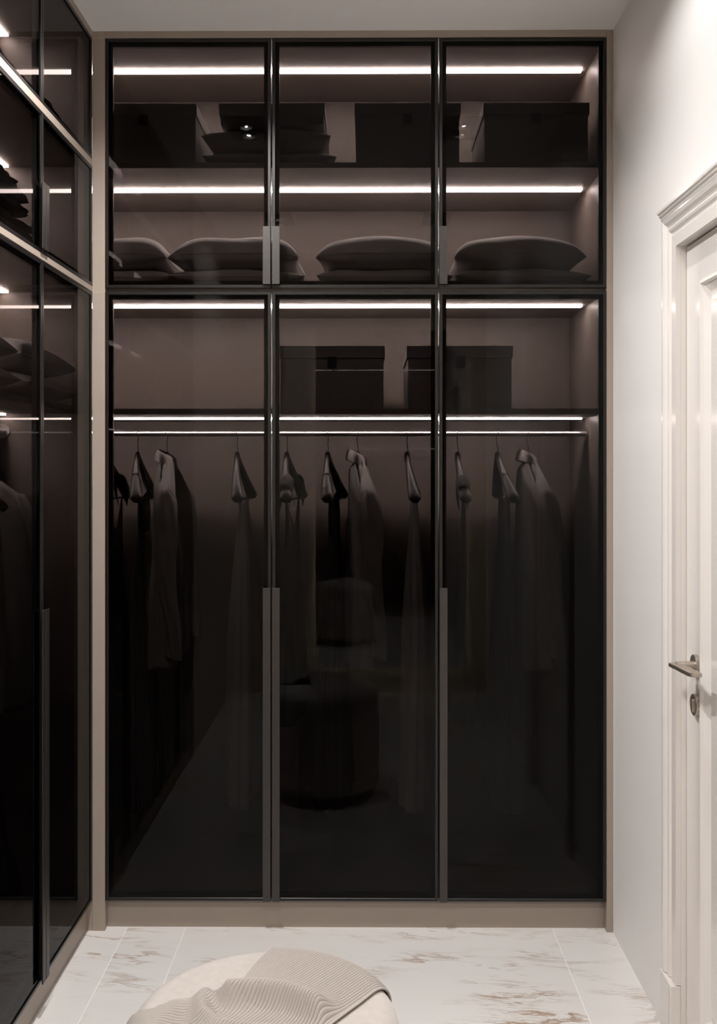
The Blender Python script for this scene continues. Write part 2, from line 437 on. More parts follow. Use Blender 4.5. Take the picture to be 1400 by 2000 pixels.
box_obj('filler', (LWE + 0.003, -0.001, 2.8775), (FY - 0.0015, 0.022, CEIL - 0.0005), M['taupe'], lw, 0.0008)

# ------------------------------------------------------------------ door in the right wall
def profile_sweep(bm, prof, path, closed=False):
    """prof: (a, b) pairs; path: list of (origin, dirA, dirB) frames"""
    bm_loft(bm, [[Vector(o) + Vector(A) * a + Vector(B) * b for (a, b) in prof] for (o, A, B) in path], caps=True)
cas_w = 0.086
# a = distance outward from the opening (0 at inner edge), b = protrusion into the room (-x)
prof = [(0, -0.0), (0, 0.0125), (0.030, 0.0135), (0.034, 0.0105), (0.040, 0.0105), (0.046, 0.0150), (0.052, 0.0165), (0.058, 0.0135),
        (0.063, 0.0150), (0.070, 0.0205), (0.078, 0.0230), (0.084, 0.0225), (cas_w, 0.0190), (cas_w, -0.0)]
s2 = math.sqrt(2)
path = [((XR, DY1, 0.187), (0, 1, 0), (-1, 0, 0)), ((XR, DY1, DH), (0, 1, 1), (-1, 0, 0)),
        ((XR, DY0, DH), (0, -1, 1), (-1, 0, 0)), ((XR, DY0, 0.187), (0, -1, 0), (-1, 0, 0))]
bm = bmesh.new(); profile_sweep(bm, prof, path)
cas = struct(obj('trim_1', bm, M['gloss_white']), 'white gloss moulded casing around the door')
# head cap crown
capp = [(0, 0), (0, 0.020), (0.004, 0.0235), (0.009, 0.024), (0.013, 0.0285), (0.018, 0.0290), (0.020, 0.034), (0.026, 0.034), (0.026, 0)]
for yy, (ya, yb) in ((0, (DY0 - cas_w - 0.004, DY1 + cas_w + 0.004)),):
    bm = bmesh.new()
    z0 = DH + cas_w - 0.006
    bm_loft(bm, [[Vector((XR - b, y, z0 + a)) for (a, b) in capp] for y in (ya, yb)])
    obj('head_moulding', bm, M['gloss_white'], cas)
for (ya, yb) in ((DY1 - 0.001, DY1 + cas_w + 0.004), (DY0 - cas_w - 0.004, DY0 + 0.001)):
    bm = bmesh.new()
    bm_box(bm, (XR - 0.026, ya, 0.0), (XR, yb, 0.185), 0.002)
    bl = obj('plinth_block', bm, M['gloss_white'], cas)
    bm = bmesh.new()
    # raised field with a groove around it
    bm_box(bm, (XR - 0.0275, ya + 0.013, 0.016), (XR - 0.0262, yb - 0.013, 0.170), 0.0005)
    obj('raised_field', bm, M['gloss_white'], bl)
# jamb
bm = bmesh.new()
LEAFX = XR + 0.0145
bm_box(bm, (XR + 0.0002, DY1, 0), (XR + 0.12, DY1 + 0.019, DH + 0.019))
bm_box(bm, (XR + 0.0002, DY0 - 0.019, 0), (XR + 0.12, DY0, DH + 0.019))
bm_box(bm, (XR + 0.0002, DY0, DH), (XR + 0.12, DY1, DH + 0.019))
bm_box(bm, (LEAFX + 0.048, DY0, 0), (XR + 0.12, DY1, DH))
obj('door_jamb', bm, M['gloss_white'], cas)
# leaf: stiles, rails and raised-moulding panel
ly0, ly1, lz0, lz1 = DY0 + 0.003, DY1 - 0.003, 0.006, DH - 0.004
py0, py1, pz0, pz1 = ly0 + 0.110, ly1 - 0.110, 0.147, lz1 - 0.105
leaf = struct(thing('door_1', 'white gloss panelled door with nickel lever', 'x', (0, 0, 0)), 'white gloss panelled door with nickel lever handle'); del leaf['category']
def leaf_box(name, a, b, m=M['gloss_white']): return box_obj(name, (LEAFX, a[0], a[1]), (LEAFX + 0.044, b[0], b[1]), m, leaf, 0.0006)
leaf_box('stile', (py1, lz0), (ly1, lz1)); leaf_box('stile', (ly0, lz0), (py0, lz1))
leaf_box('rail', (py0 + 0.0002, pz1), (py1 - 0.0002, lz1)); leaf_box('rail', (py0 + 0.0002, lz0), (py1 - 0.0002, pz0))
bm = bmesh.new()
pm = [(0.0, -0.004), (0.004, -0.0065), (0.008, -0.006), (0.012, 0.001), (0.030, 0.013), (0.031, 0.02), (0.0, 0.02)]
# rectangular moulding sweep, a inward from the panel edge, b into the leaf
corners = [((py0, pz0), (1, 1)), ((py1, pz0), (-1, 1)), ((py1, pz1), (-1, -1)), ((py0, pz1), (1, -1))]
rings = []
for (cy, cz), (sy, sz) in corners + corners[:1]:
    rings.append([Vector((LEAFX + b, cy + sy * a, cz + sz * a)) for (a, b) in pm])
bm_loft(bm, rings, caps=False)
obj('panel_moulding', bm, M['gloss_white'], leaf)
bm = bmesh.new()
bm_box(bm, (LEAFX + 0.013, py0 + 0.028, pz0 + 0.028), (LEAFX + 0.03, py1 - 0.028, pz1 - 0.028))
f0 = [v.co.copy() for v in bm.verts]
obj('door_panel', bm, M['gloss_white'], leaf)
bm = bmesh.new()
a0 = [(py0 + 0.036, pz0 + 0.036), (py1 - 0.036, pz0 + 0.036), (py1 - 0.036, pz1 - 0.036), (py0 + 0.036, pz1 - 0.036)]
a1 = [(py0 + 0.056, pz0 + 0.056), (py1 - 0.056, pz0 + 0.056), (py1 - 0.056, pz1 - 0.056), (py0 + 0.056, pz1 - 0.056)]
bm_loft(bm, [[Vector((LEAFX + 0.0129, y, z)) for y, z in a0], [Vector((LEAFX + 0.004, y, z)) for y, z in a1]])
obj('raised_field', bm, M['gloss_white'], leaf)
# lever handle
HY, HZ = 2.431, 1.014
Rx = Matrix.Rotation(-PI / 2, 4, 'Y')    # local +z -> world -x
hd = thing('door_handle', 'x', 'x', (LEAFX, HY, HZ)); del hd['label']; del hd['category']; hd.parent = leaf
def disc(bm, r, t, y=0, z=0, x0=0.0, n=40):
    bm_lathe(bm, [(r - 0.0006, x0), (r, x0 + 0.0006), (r, x0 + t - 0.0008), (r - 0.0008, x0 + t)], n, mtx=Matrix.Translation((0, y, z)) @ Rx)
bm = bmesh.new(); disc(bm, 0.0255, 0.011); obj('rosette', bm, M['nickel'], hd, smooth=35)
bm = bmesh.new()
bm_tube(bm, [(-0.0105, 0, 0), (-0.035, 0, 0), (-0.052, 0.0, 0)], [0.0095, 0.0088, 0.0085], [0.0095, 0.0088, 0.008], 20)
obj('lever_neck', bm, M['nickel'], hd, smooth=40)
# paddle: flat horizontal plate, outline in (x, y)
bm = bmesh.new()
outl = []
def arc(cx, cy, r, a0, a1, n=8):
    return [(cx + r * math.cos(a0 + (a1 - a0) * i / n), cy + r * math.sin(a0 + (a1 - a0) * i / n)) for i in range(n + 1)]
outl += [(-0.045, 0.0095), (-0.058, 0.0100)]
outl += arc(-0.0615, 0.002, 0.0085, PI / 2, PI * 1.0, 6)
outl += [(-0.0655, -0.030), (-0.0630, -0.070)]
outl += arc(-0.045, -0.108, 0.0145, PI * 0.95, PI * 1.5, 8)
outl += arc(-0.035, -0.1165, 0.006, PI * 1.5, PI * 2.1, 5)
outl += [(-0.0310, -0.085), (-0.038, -0.030), (-0.043, -0.012)]
t0 = 0.0
vt = [[bm.verts.new((x, y, z)) for (x, y) in outl] for z in (-0.0045, 0.0045)]
bm.faces.new(list(reversed(vt[0]))); bm.faces.new(vt[1])
for i in range(len(outl)):
    j = (i + 1) % len(outl); bm.faces.new((vt[0][i], vt[0][j], vt[1][j], vt[1][i]))
bmesh.ops.bevel(bm, geom=[e for e in bm.edges if abs(e.verts[0].co.z - e.verts[1].co.z) < 1e-6], offset=0.0012, segments=2, affect='EDGES')
obj('lever', bm, M['nickel'], hd, smooth=35)
lk = thing('door_lock', 'x', 'x', (LEAFX, HY - 0.001, 0.917)); del lk['label']; del lk['category']; lk.parent = leaf
bm = bmesh.new(); disc(bm, 0.0265, 0.0115); obj('escutcheon', bm, M['nickel'], lk, smooth=35)
bm = bmesh.new(); bm_tube(bm, [(-0.0112, 0, -0.002), (-0.0150, 0, -0.002)], 0.0038, 0.016, 20); obj('thumb_turn', bm, M['nickel'], lk, smooth=35)

# ------------------------------------------------------------------ ceiling light fixtures (two in the reflection, two behind)
fix_lab = {(-0.488, 2.28): 'black twin downlight on the ceiling near the left wardrobe, closer to the front wardrobe',
           (0.404, 2.28): 'black twin downlight on the ceiling near the white door, closer to the front wardrobe',
           (-0.488, 0.75): 'black twin downlight on the ceiling near the left wardrobe, closer to the mirror',
           (0.404, 0.75): 'black twin downlight on the ceiling near the right wall, closer to the mirror'}
for (fx, fy), lab in fix_lab.items():
    t = thing('ceiling_light', lab, 'light', (fx, fy, CEIL), 0, 'twin downlights on the ceiling')
    bm = bmesh.new(); bm_box(bm, (-0.0775, -0.14, -0.006), (0.0775, 0.14, -0.0005), 0.001); obj('housing', bm, M['black'], t)
    for dy in (-0.055, 0.055):
        bm = bmesh.new()
        n = 32
        pr = [(0.036, -0.0058), (0.036, -0.0180), (0.034, -0.0195), (0.0255, -0.0195), (0.0240, -0.0180), (0.0240, -0.0058)]
        vr = [[bm.verts.new((r * math.cos(2 * PI * i / n), dy + r * math.sin(2 * PI * i / n), z)) for i in range(n)] for (r, z) in pr]
        for a, b in zip(vr, vr[1:]):
            for i in range(n): bm.faces.new((a[i], a[(i + 1) % n], b[(i + 1) % n], b[i]))
        rg = obj('lamp_ring', bm, M['black'], t, smooth=40)
        bm = bmesh.new(); bm_lathe(bm, [(0.0125, -0.0080), (0.0130, -0.0062)], 32, center=(0, dy)); obj('lamp_lens', bm, M['lamp'], rg)

# ------------------------------------------------------------------ mirror with back light on the back wall
mz0, mz1, mx0, mx1 = 0.17, 2.385, -0.325, 0.665
mir = thing('wall_mirror', 'tall frameless mirror with warm backlight on the wall behind the camera', 'mirror', ((mx0 + mx1) / 2, YB, mz0))
hw, hh = (mx1 - mx0) / 2, mz1 - mz0
box_obj('mirror_glass', (-hw, 0.030, 0), (hw, 0.036, hh), M['mirror'], mir, 0.001)
box_obj('mounting_box', (-hw + 0.06, 0.0005, 0.06), (hw - 0.06, 0.0295, hh - 0.06), M['wall'], mir)
for lo, hi in (((-hw + 0.03, 0.012, 0.03), (-hw + 0.042, 0.024, hh - 0.03)), ((hw - 0.042, 0.012, 0.03), (hw - 0.03, 0.024, hh - 0.03)),
               ((-hw + 0.043, 0.012, 0.03), (hw - 0.043, 0.024, 0.042)), ((-hw + 0.043, 0.012, hh - 0.042), (hw - 0.043, 0.024, hh - 0.03))):
    box_obj('backlight_strip', lo, hi, M['halo'], mir)

# ------------------------------------------------------------------ storage boxes
def storage_box(label, x, y, z, w, d, h, lid_h=0.040, clasp=True, group='black lidded storage boxes'):
    t = thing('storage_box', label, 'box', (x, y, z), 0, group)   # y = front face
    e = 0.004
    bm = bmesh.new(); bm_box(bm, (-w / 2 + e, e, 0.0), (w / 2 - e, d - e, h - 0.006), 0.002); obj('box_body', bm, M['box'], t)
    bm = bmesh.new()
    bm_box(bm, (-w / 2, 0, h - 0.0058), (w / 2, d, h), 0.0015)
    for lo, hi in (((-w / 2, 0, h - lid_h), (w / 2, 0.0025, h - 0.004)), ((-w / 2, d - 0.0025, h - lid_h), (w / 2, d, h - 0.004)),
                   ((-w / 2, 0, h - lid_h), (-w / 2 + 0.0025, d, h - 0.004)), ((w / 2 - 0.0025, 0, h - lid_h), (w / 2, d, h - 0.004))):
        bm_box(bm, lo, hi, 0.0004)
    obj('lid', bm, M['box'], t)
    if clasp:
        bm = bmesh.new(); bm_box(bm, (-0.0145, -0.0028, h - lid_h - 0.029), (0.0145, -0.0003, h - lid_h + 0.004), 0.0008)
        obj('clasp', bm, M['clasp'], t)
    return t
BYF = 3.262
def pxX(px, y): return (px - 713.0) * y / 1942.0
bw = 207.0 * BYF / 1942.0
storage_box('black lidded box on the top shelf at the left, beside the two stacked pillows', pxX(280, BYF), BYF, S1[1], bw, 0.38, 0.204)
storage_box('black lidded box on the top shelf behind the seam of the second and third doors', pxX(796, BYF), BYF, S1[1], bw, 0.38, 0.204)
storage_box('black lidded box on the top shelf at the right, against the side panel', pxX(1047, BYF), BYF, S1[1], bw, 0.38, 0.204)
storage_box('black lidded box on the shelf above the hanging rail, left of the pair', pxX(648, BYF), BYF, S3[1], bw, 0.38, 0.208)
storage_box('black lidded box on the shelf above the hanging rail, right of the pair', pxX(898, BYF), BYF, S3[1], bw, 0.38, 0.208)

# ------------------------------------------------------------------ pillows
def pillow_mesh(w, d, t, seed, sag=0.0):
    rnd = random.Random(seed); ph = [rnd.uniform(0, 6.28) for _ in range(6)]
    bm = bmesh.new(); n = 28; top = []; bot = []
    def pos(u, v, s):
        # pinched-corner outline
        x = u * w / 2 * (1 - 0.10 * (1 - abs(v) ** 2.0) * 0 - 0.075 * (1 - v * v) * abs(u) ** 3)
        y = v * d / 2 * (1 - 0.075 * (1 - u * u) * abs(v) ** 3)
        b = (max(0, 1 - abs(u) ** 3.4) * max(0, 1 - abs(v) ** 3.4)) ** 0.42
        wr = 0.004 * math.sin(5 * u + ph[0] + 3 * v) * b + 0.003 * math.sin(9 * v + ph[1]) * b * (1 - b)
        z = s * (t / 2 * b) + (wr if s > 0 else 0.2 * wr) + sag * (abs(u) ** 5 * 0.6 + abs(v) ** 5 * 0.4) * -1
        return (x, y, z)
    for s, L in ((1, top), (-1, bot)):
        for i in range(n + 1):
            row = []
            for j in range(n + 1):
                u, v = -1 + 2 * i / n, -1 + 2 * j / n
                u = math.copysign(1 - (1 - abs(u)) ** 1.8, u); v = math.copysign(1 - (1 - abs(v)) ** 1.8, v)
                if s < 0 and (i in (0, n) or j in (0, n)): row.append(top[i][j])
                else: row.append(bm.verts.new(pos(u, v, s)))
            L.append(row)
    for L, s in ((top, 1), (bot, -1)):
        for i in range(n):
            for j in range(n):
                q = [L[i][j], L[i + 1][j], L[i + 1][j + 1], L[i][j + 1]]
                if s < 0: q.reverse()
                bm.faces.new(q)
    # piping along the rim
    rim = [top[i][0] for i in range(n + 1)] + [top[n][j] for j in range(1, n + 1)] + [top[i][n] for i in range(n - 1, -1, -1)] + [top[0][j] for j in range(n - 1, 0, -1)]
    return bm, [v.co.copy() for v in rim]
def pillow(label, x, y, z, w, d, t, seed, rot=0.0, sag=0.0, group='grey pillows stacked flat'):
    bm, rim = pillow_mesh(w, d, t, seed, sag)
    lo = min(v.co.z for v in bm.verts)
    o = obj('pillow', bm, M['pillow'], None, smooth=True, loc=(x, y, z - lo + 0.0005)); o.rotation_euler = (0, 0, rot)
    tag(o, label, 'pillow', group)
    bm = bmesh.new(); rim = rim + rim[:2]
    bm_tube(bm, rim, 0.0016, 0.0016, 6); obj('piping', bm, M['pillow'], o, smooth=True)
    return o, z - lo + 0.0005 + max(v.co.z for v in o.data.vertices)
def pillow_pair(where, x, yc, z, w=0.44, d=0.42, ta=0.075, tb=0.125, seed=1, sg=0.030):
    o, zt = pillow('grey pillow, lower of two, ' + where, x + 0.004, yc, z, w * 1.035, d, ta, seed, 0.02)
    pillow('grey pillow, upper of two, ' + where, x, yc - 0.005, zt - 0.016, w, d, tb, seed + 50, -0.015, sag=sg)
PYC = 3.26 + 0.22
PS = 3.30
for k, (px, where) in enumerate(((203, 'at the left end of the middle shelf'), (459, 'behind the first pair of upper handles'),
                                 (746, 'on the middle shelf of the centre doors'), (1014, 'on the middle shelf at the right'))):
    pillow_pair(where, pxX(px, PS), PYC, S2[1] + 0.0005, w=254.0 * PS / 1942.0, seed=k * 3 + 2)
pillow_pair('on the top shelf under the shallow box', pxX(523, PS), PYC, S1[1] + 0.0005, w=250.0 * PS / 1942.0, ta=0.062, tb=0.090, sg=0.0, seed=31)
storage_box('shallow black lidded box on top of two pillows on the top shelf', pxX(531, BYF), BYF, S1[1] + 0.1365, bw, 0.36, 0.0680, clasp=False)

# left wardrobe pillows and folded clothes
for k, (yc, where) in enumerate(((2.40, 'above the rail of the left wardrobe, nearer the camera'), (2.93, 'above the rail of the left wardrobe, by the corner'))):
    pillow_pair(where, -1.15, yc, S3[1] + 0.0005, w=0.45, d=0.49, ta=0.085, tb=0.11, sg=0.012, seed=80 + 5 * k)

def folded(label, x, y, z, w, d, t, seed, rot=0.0, name='folded_sweater', cat='sweater', grp='folded knitwear on the middle shelf of the left wardrobe', wav=1.0):
    rnd = random.Random(seed); ph = [rnd.uniform(0, 6.28) for _ in range(8)]
    bm = bmesh.new(); nu, nv = 40, 14
    rings = []
    for j in range(nu + 1):
        v = -1 + 2 * j / nu; vv = math.sin(v * PI / 2)
        ring = []
        for i in range(nv * 2):
            a = 2 * PI * i / (nv * 2)
            ca, sa = math.cos(a), math.sin(a)
            ex = abs(ca) ** 0.5 * (1 if ca > 0 else -1); ez = abs(sa) ** 0.6 * (1 if sa > 0 else -1)
            k = max(0.0, 1 - abs(vv) ** 8) ** 0.5
            x_ = ex * w / 2 * (0.96 + 0.02 * math.sin(4 * vv + ph[0]) + 0.015 * math.sin(11 * vv + ph[1])) * (0.93 + 0.07 * k)
            z_ = ez * t / 2 * (0.25 + 0.75 * k) * (1 + wav * (0.10 * math.sin(5 * vv + ph[2] + 2 * ex) + 0.05 * math.sin(11 * vv + ph[3] + 4 * ex)))
            # layered fold creases at the open side
            crease = 0.004 * math.sin(z_ / t * 18 + ph[4])
            ring.append(Vector((x_ + crease, vv * d / 2 + crease, z_)))
        rings.append(ring)
    bm_loft(bm, rings)
    lo = min(v.co.z for v in bm.verts)
    o = obj(name, bm, M['knit'], None, smooth=True, loc=(x, y, z - lo + 0.0003)); o.rotation_euler = (0, 0, rot)
    tag(o, label, cat, grp)
    return z - lo + 0.0003 + max(v.co.z for v in o.data.vertices)
for yc, dd, w_ in ((2.92, 0.43, 'by the corner'), (2.44, 0.44, 'nearer the camera')):
    zq = folded('black folded quilt, lower of two, left wardrobe top shelf, ' + w_, -1.15, yc, 2.4862, 0.44, dd, 0.056, 300 + int(yc * 10), 0.0, 'folded_quilt', 'quilt', 'folded quilts on the top shelf of the left wardrobe', 0.3)
    folded('black folded quilt, upper of two, left wardrobe top shelf, ' + w_, -1.15, yc, zq - 0.004, 0.43, dd - 0.02, 0.056, 310 + int(yc * 10), 0.01, 'folded_quilt', 'quilt', 'folded quilts on the top shelf of the left wardrobe', 0.3)
z = 2.0772
ords = ['lowest', 'second lowest', 'third from the bottom', 'third from the top', 'second from the top', 'topmost']
for k in range(6):
    z = folded('dark folded knit sweater, %s of the pile in left wardrobe' % ords[k], -1.11 + 0.01 * math.sin(k * 2.1), 2.70 - 0.012 * k + 0.012 * math.cos(k * 3),
               z - 0.002, 0.36 - 0.006 * k, 0.36 - 0.022 * k, 0.033 + 0.004 * (k % 2), 200 + k, 0.03 * math.sin(k * 1.7))
pillow('dark grey cushion lying flat beside the pile of folded sweaters', -1.15, 2.26, 2.0772, 0.44, 0.42, 0.17, 99, group='grey pillows stacked flat')

# ------------------------------------------------------------------ hangers and clothes
# hanger local frame: origin at rail axis; y = across the wardrobe depth (shoulder axis), x = along the rail
BOW = 0.030
def arm_pt(s, sgn):
    y = sgn * 0.212 * s
    z = -0.079 - 0.150 * (s ** 1.12) 
    x = BOW * s ** 1.5
    return Vector((x, y, z))
def make_hanger():
    t = thing('clothes_hanger', 'x', 'hanger', (0, 0, 0))
    bm = bmesh.new(); N_ = 18
    pts = [arm_pt(1 - i / N_, -1) for i in range(N_)] + [arm_pt(i / N_, 1) for i in range(N_ + 1)]
    ss = [1 - i / N_ for i in range(N_)] + [i / N_ for i in range(N_ + 1)]
    wx = [0.0085 + 0.0150 * s ** 1.6 for s in ss]; wz = [0.017 - 0.004 * s for s in ss]
    wx[0] *= 0.6; wx[-1] *= 0.6; wz[0] *= 0.7; wz[-1] *= 0.7
    pts[0] = pts[0] + Vector((0, 0.0, 0)); 
    bm_tube(bm, pts, wx, wz, 14)
    obj('hanger_body', bm, M['wood'], t, smooth=True)
    bm = bmesh.new(); bm_lathe(bm, [(0.006, -0.0645), (0.0085, -0.068), (0.0105, -0.085), (0.010, -0.098)], 16); obj('hanger_neck', bm, M['wood'], t, smooth=True)
    # hook: follows the oval rail
    bm = bmesh.new(); pts = [(0.002, 0, -0.066), (0.0025, 0.0, -0.050), (-0.001, 0.006, -0.036), (-0.001, 0.022, -0.020)]
    for i in range(0, 15):
        a = -0.55 + (PI + 0.75) * i / 14
        pts.append((0.0, (RA + 0.0026) * math.cos(a), (RB + 0.0022) * math.sin(a) ))
    bm_tube(bm, pts, 0.0016, 0.0016, 8, up=(1, 0, 0)); obj('hook', bm, M['chrome'], t, smooth=True)
    bm = bmesh.new()
    e0, e1 = arm_pt(0.82, -1), arm_pt(0.82, 1)
    zb = e0.z - 0.030
    bm_tube(bm, [(e0.x, e0.y, zb), (e0.x, e1.y, zb)], 0.0042, 0.0042, 10)
    for e in (e0, e1):
        bm_box(bm, (e.x - 0.004, e.y - 0.006, zb - 0.008), (e.x + 0.004, e.y + 0.006, e.z - 0.002))
    obj('trouser_bar', bm, M['wood'], t, smooth=40)
    return t
BARZ = arm_pt(0.82, 1).z - 0.030

def superring(hx, hy, n, z, cx=0, cy=0, p=0.75, folds=None):
    pts = []
    for i in range(n):
        a = 2 * PI * i / n; ca, sa = math.cos(a), math.sin(a)
        x = hx * abs(ca) ** p * (1 if ca >= 0 else -1); y = hy * abs(sa) ** 0.9 * (1 if sa >= 0 else -1)
        if folds:
            f = folds(i / n, z); x += f * (1 if ca >= 0 else -1) * (0.35 + 0.65 * abs(ca))
            y += f * 0.6 * sa
        pts.append(Vector((cx + x, cy + y, z)))
    return pts

def smoothstep(a, b, x):
    t = max(0, min(1, (x - a) / (b - a))); return t * t * (3 - 2 * t)

def make_dress(label):
    """dark chiffon dress: two straps, scooped bodice, pleated skirt"""
    t = thing('pleated_dress', label, 'dress', (0, 0, 0))
    bx = BOW * 0.75
    bm = bmesh.new(); n = 144; rings = []
    for k in range(60):
        v = k / 59
        z = -0.345 - v * 0.92
        hy = 0.125 + 0.085 * smoothstep(0, 1, v) ** 0.9 - 0.02 * math.exp(-v * 30)
        hx = 0.010 + 0.040 * v ** 0.75
        amp = 0.0015 + 0.009 * smoothstep(0.0, 0.5, v)
        rings.append(superring(hx, hy, n, z + 0.012 * math.sin(v * 3) * 0, bx, 0, 0.8,
                     lambda u, zz, amp=amp, v=v: amp * (math.sin(u * 2 * PI * 24 + 0.8 * math.sin(v * 4)) + 0.5 * math.sin(u * 2 * PI * 9 + 2 * v))))
    bm_loft(bm, rings); obj('skirt', bm, M['dress'], t, smooth=True)
    # bodice with scooped neckline
    bm = bmesh.new(); rings = []
    nb = 48
    for k in range(14):
        v = k / 13; ring = []
        for i in range(nb):
            a = 2 * PI * i / nb; ca, sa = math.cos(a), math.sin(a)
            hy = 0.105 + 0.012 * v; hx = 0.009 + 0.004 * math.sin(v * PI)
            top = BARZ + 0.035 - 0.085 * (1 - abs(sa) ** 2.2)
            zz = top + (-0.352 - top) * v
            ring.append(Vector((bx + hx * abs(ca) ** 0.7 * (1 if ca > 0 else -1), hy * sa, zz)))
        rings.append(ring)
    bm_loft(bm, rings); obj('bodice', bm, M['dress'], t, smooth=True)
    for s in (-1, 1):
        bm = bmesh.new(); e = arm_pt(0.55, s)
        pts = [(bx - 0.006, s * 0.100, BARZ + 0.03), (e.x - 0.014, e.y - s * 0.004, e.z - 0.012), (e.x - 0.010, e.y, e.z + 0.017), (e.x + 0.008, e.y, e.z + 0.018), (e.x + 0.015, e.y - s * 0.004, e.z - 0.012), (bx + 0.007, s * 0.100, BARZ + 0.03)]
        bm_tube(bm, pts, 0.007, 0.0012, 8, up=(0, 1, 0) if False else (1, 0, 0)); obj('strap', bm, M['dress'], t, smooth=True)
    return t

def make_slip(label):
    """pale satin slip hanging from the trouser bar"""
    t = thing('satin_slip_dress', label, 'dress', (0, 0, 0))
    bx = BOW * 0.75; bm = bmesh.new(); n = 96; rings = []
    for k in range(64):
        v = k / 63
        z = BARZ - 0.004 - v * 1.03
        w = smoothstep(-0.15, 0.55, v)
        hy = 0.070 + 0.145 * w
        hx = 0.009 + 0.026 * w + 0.010 * v
        amp = 0.0015 + 0.0075 * smoothstep(0, 0.4, v)
        rings.append(superring(hx, hy, n, z, bx + 0.004 * math.sin(v * 4), 0.01 * math.sin(v * 2.5), 0.75,
                     lambda u, zz, amp=amp, v=v: amp * (math.sin(u * 2 * PI * 7 + 1.2 * v) + 0.5 * math.sin(u * 2 * PI * 12 + 1 - v))))
    bm_loft(bm, rings); obj('slip_body', bm, M['linen'], t, smooth=True)
    for s in (-1, 1):
        bm = bmesh.new()
        bm_tube(bm, [(bx - 0.006, s * 0.060, BARZ - 0.010), (bx - 0.0075, s * 0.075, BARZ + 0.002), (bx, s * 0.078, BARZ + 0.0068), (bx + 0.0075, s * 0.075, BARZ + 0.002), (bx + 0.006, s * 0.060, BARZ - 0.010)], 0.0055, 0.0012, 8, up=(1, 0, 0))
        obj('strap', bm, M['linen'], t, smooth=True)
    return t

def make_tank(label):
    """dark jersey tank dress with broad straps over the hanger's shoulders"""
    t = thing('tank_dress', label, 'dress', (0, 0, 0))
    bx = BOW * 0.7; bm = bmesh.new(); n = 80; rings = []
    for k in range(60):
        v = k / 59; ring = []
        for i in range(n):
            a = 2 * PI * i / n; ca, sa = math.cos(a), math.sin(a)
            # scooped neck: high at the shoulders, low in the middle
            top = -0.232 - 0.175 * (1 - abs(sa) ** 3)
            z = top + (-0.98 - top) * v ** 1.15
            hy = 0.150 + 0.05 * smoothstep(0.1, 0.9, v) - 0.012 * math.sin(v * PI)
            hx = 0.011 + 0.028 * smoothstep(0, 1, v)
            f = 0.006 * smoothstep(0.2, 0.7, v) * math.sin(i / n * 2 * PI * 6 + 2 * v)
            ring.append(Vector((bx + (hx * abs(ca) ** 0.7 + f) * (1 if ca > 0 else -1), hy * sa, z)))
        rings.append(ring)
    bm_loft(bm, rings); obj('tank_body', bm, M['tank'], t, smooth=True)
    for s in (-1, 1):
        bm = bmesh.new(); e = arm_pt(0.72, s)
        w = 0.027
        cs = [(-0.012, -0.06), (-0.019, -0.02), (-0.020, 0.006), (-0.012, 0.0165), (0.0, 0.019), (0.012, 0.0165), (0.020, 0.006), (0.019, -0.02), (0.012, -0.06)]
        outer = [Vector((e.x + a * 1.12, 0, e.z + b * (1.12 if b > 0 else 1))) for a, b in cs]
        rings = [[Vector((p.x, e.y + s * dy, p.z - dy * 0.7)) for p in outer] for dy in (-w, -w / 2, 0, w / 2, w)]
        bm_loft(bm, rings, caps=False, closed=False)
        o = obj('strap', bm, M['tank'], t, smooth=True); md = o.modifiers.new('thick', 'SOLIDIFY'); md.thickness = 0.0015; md.offset = 1
    return t

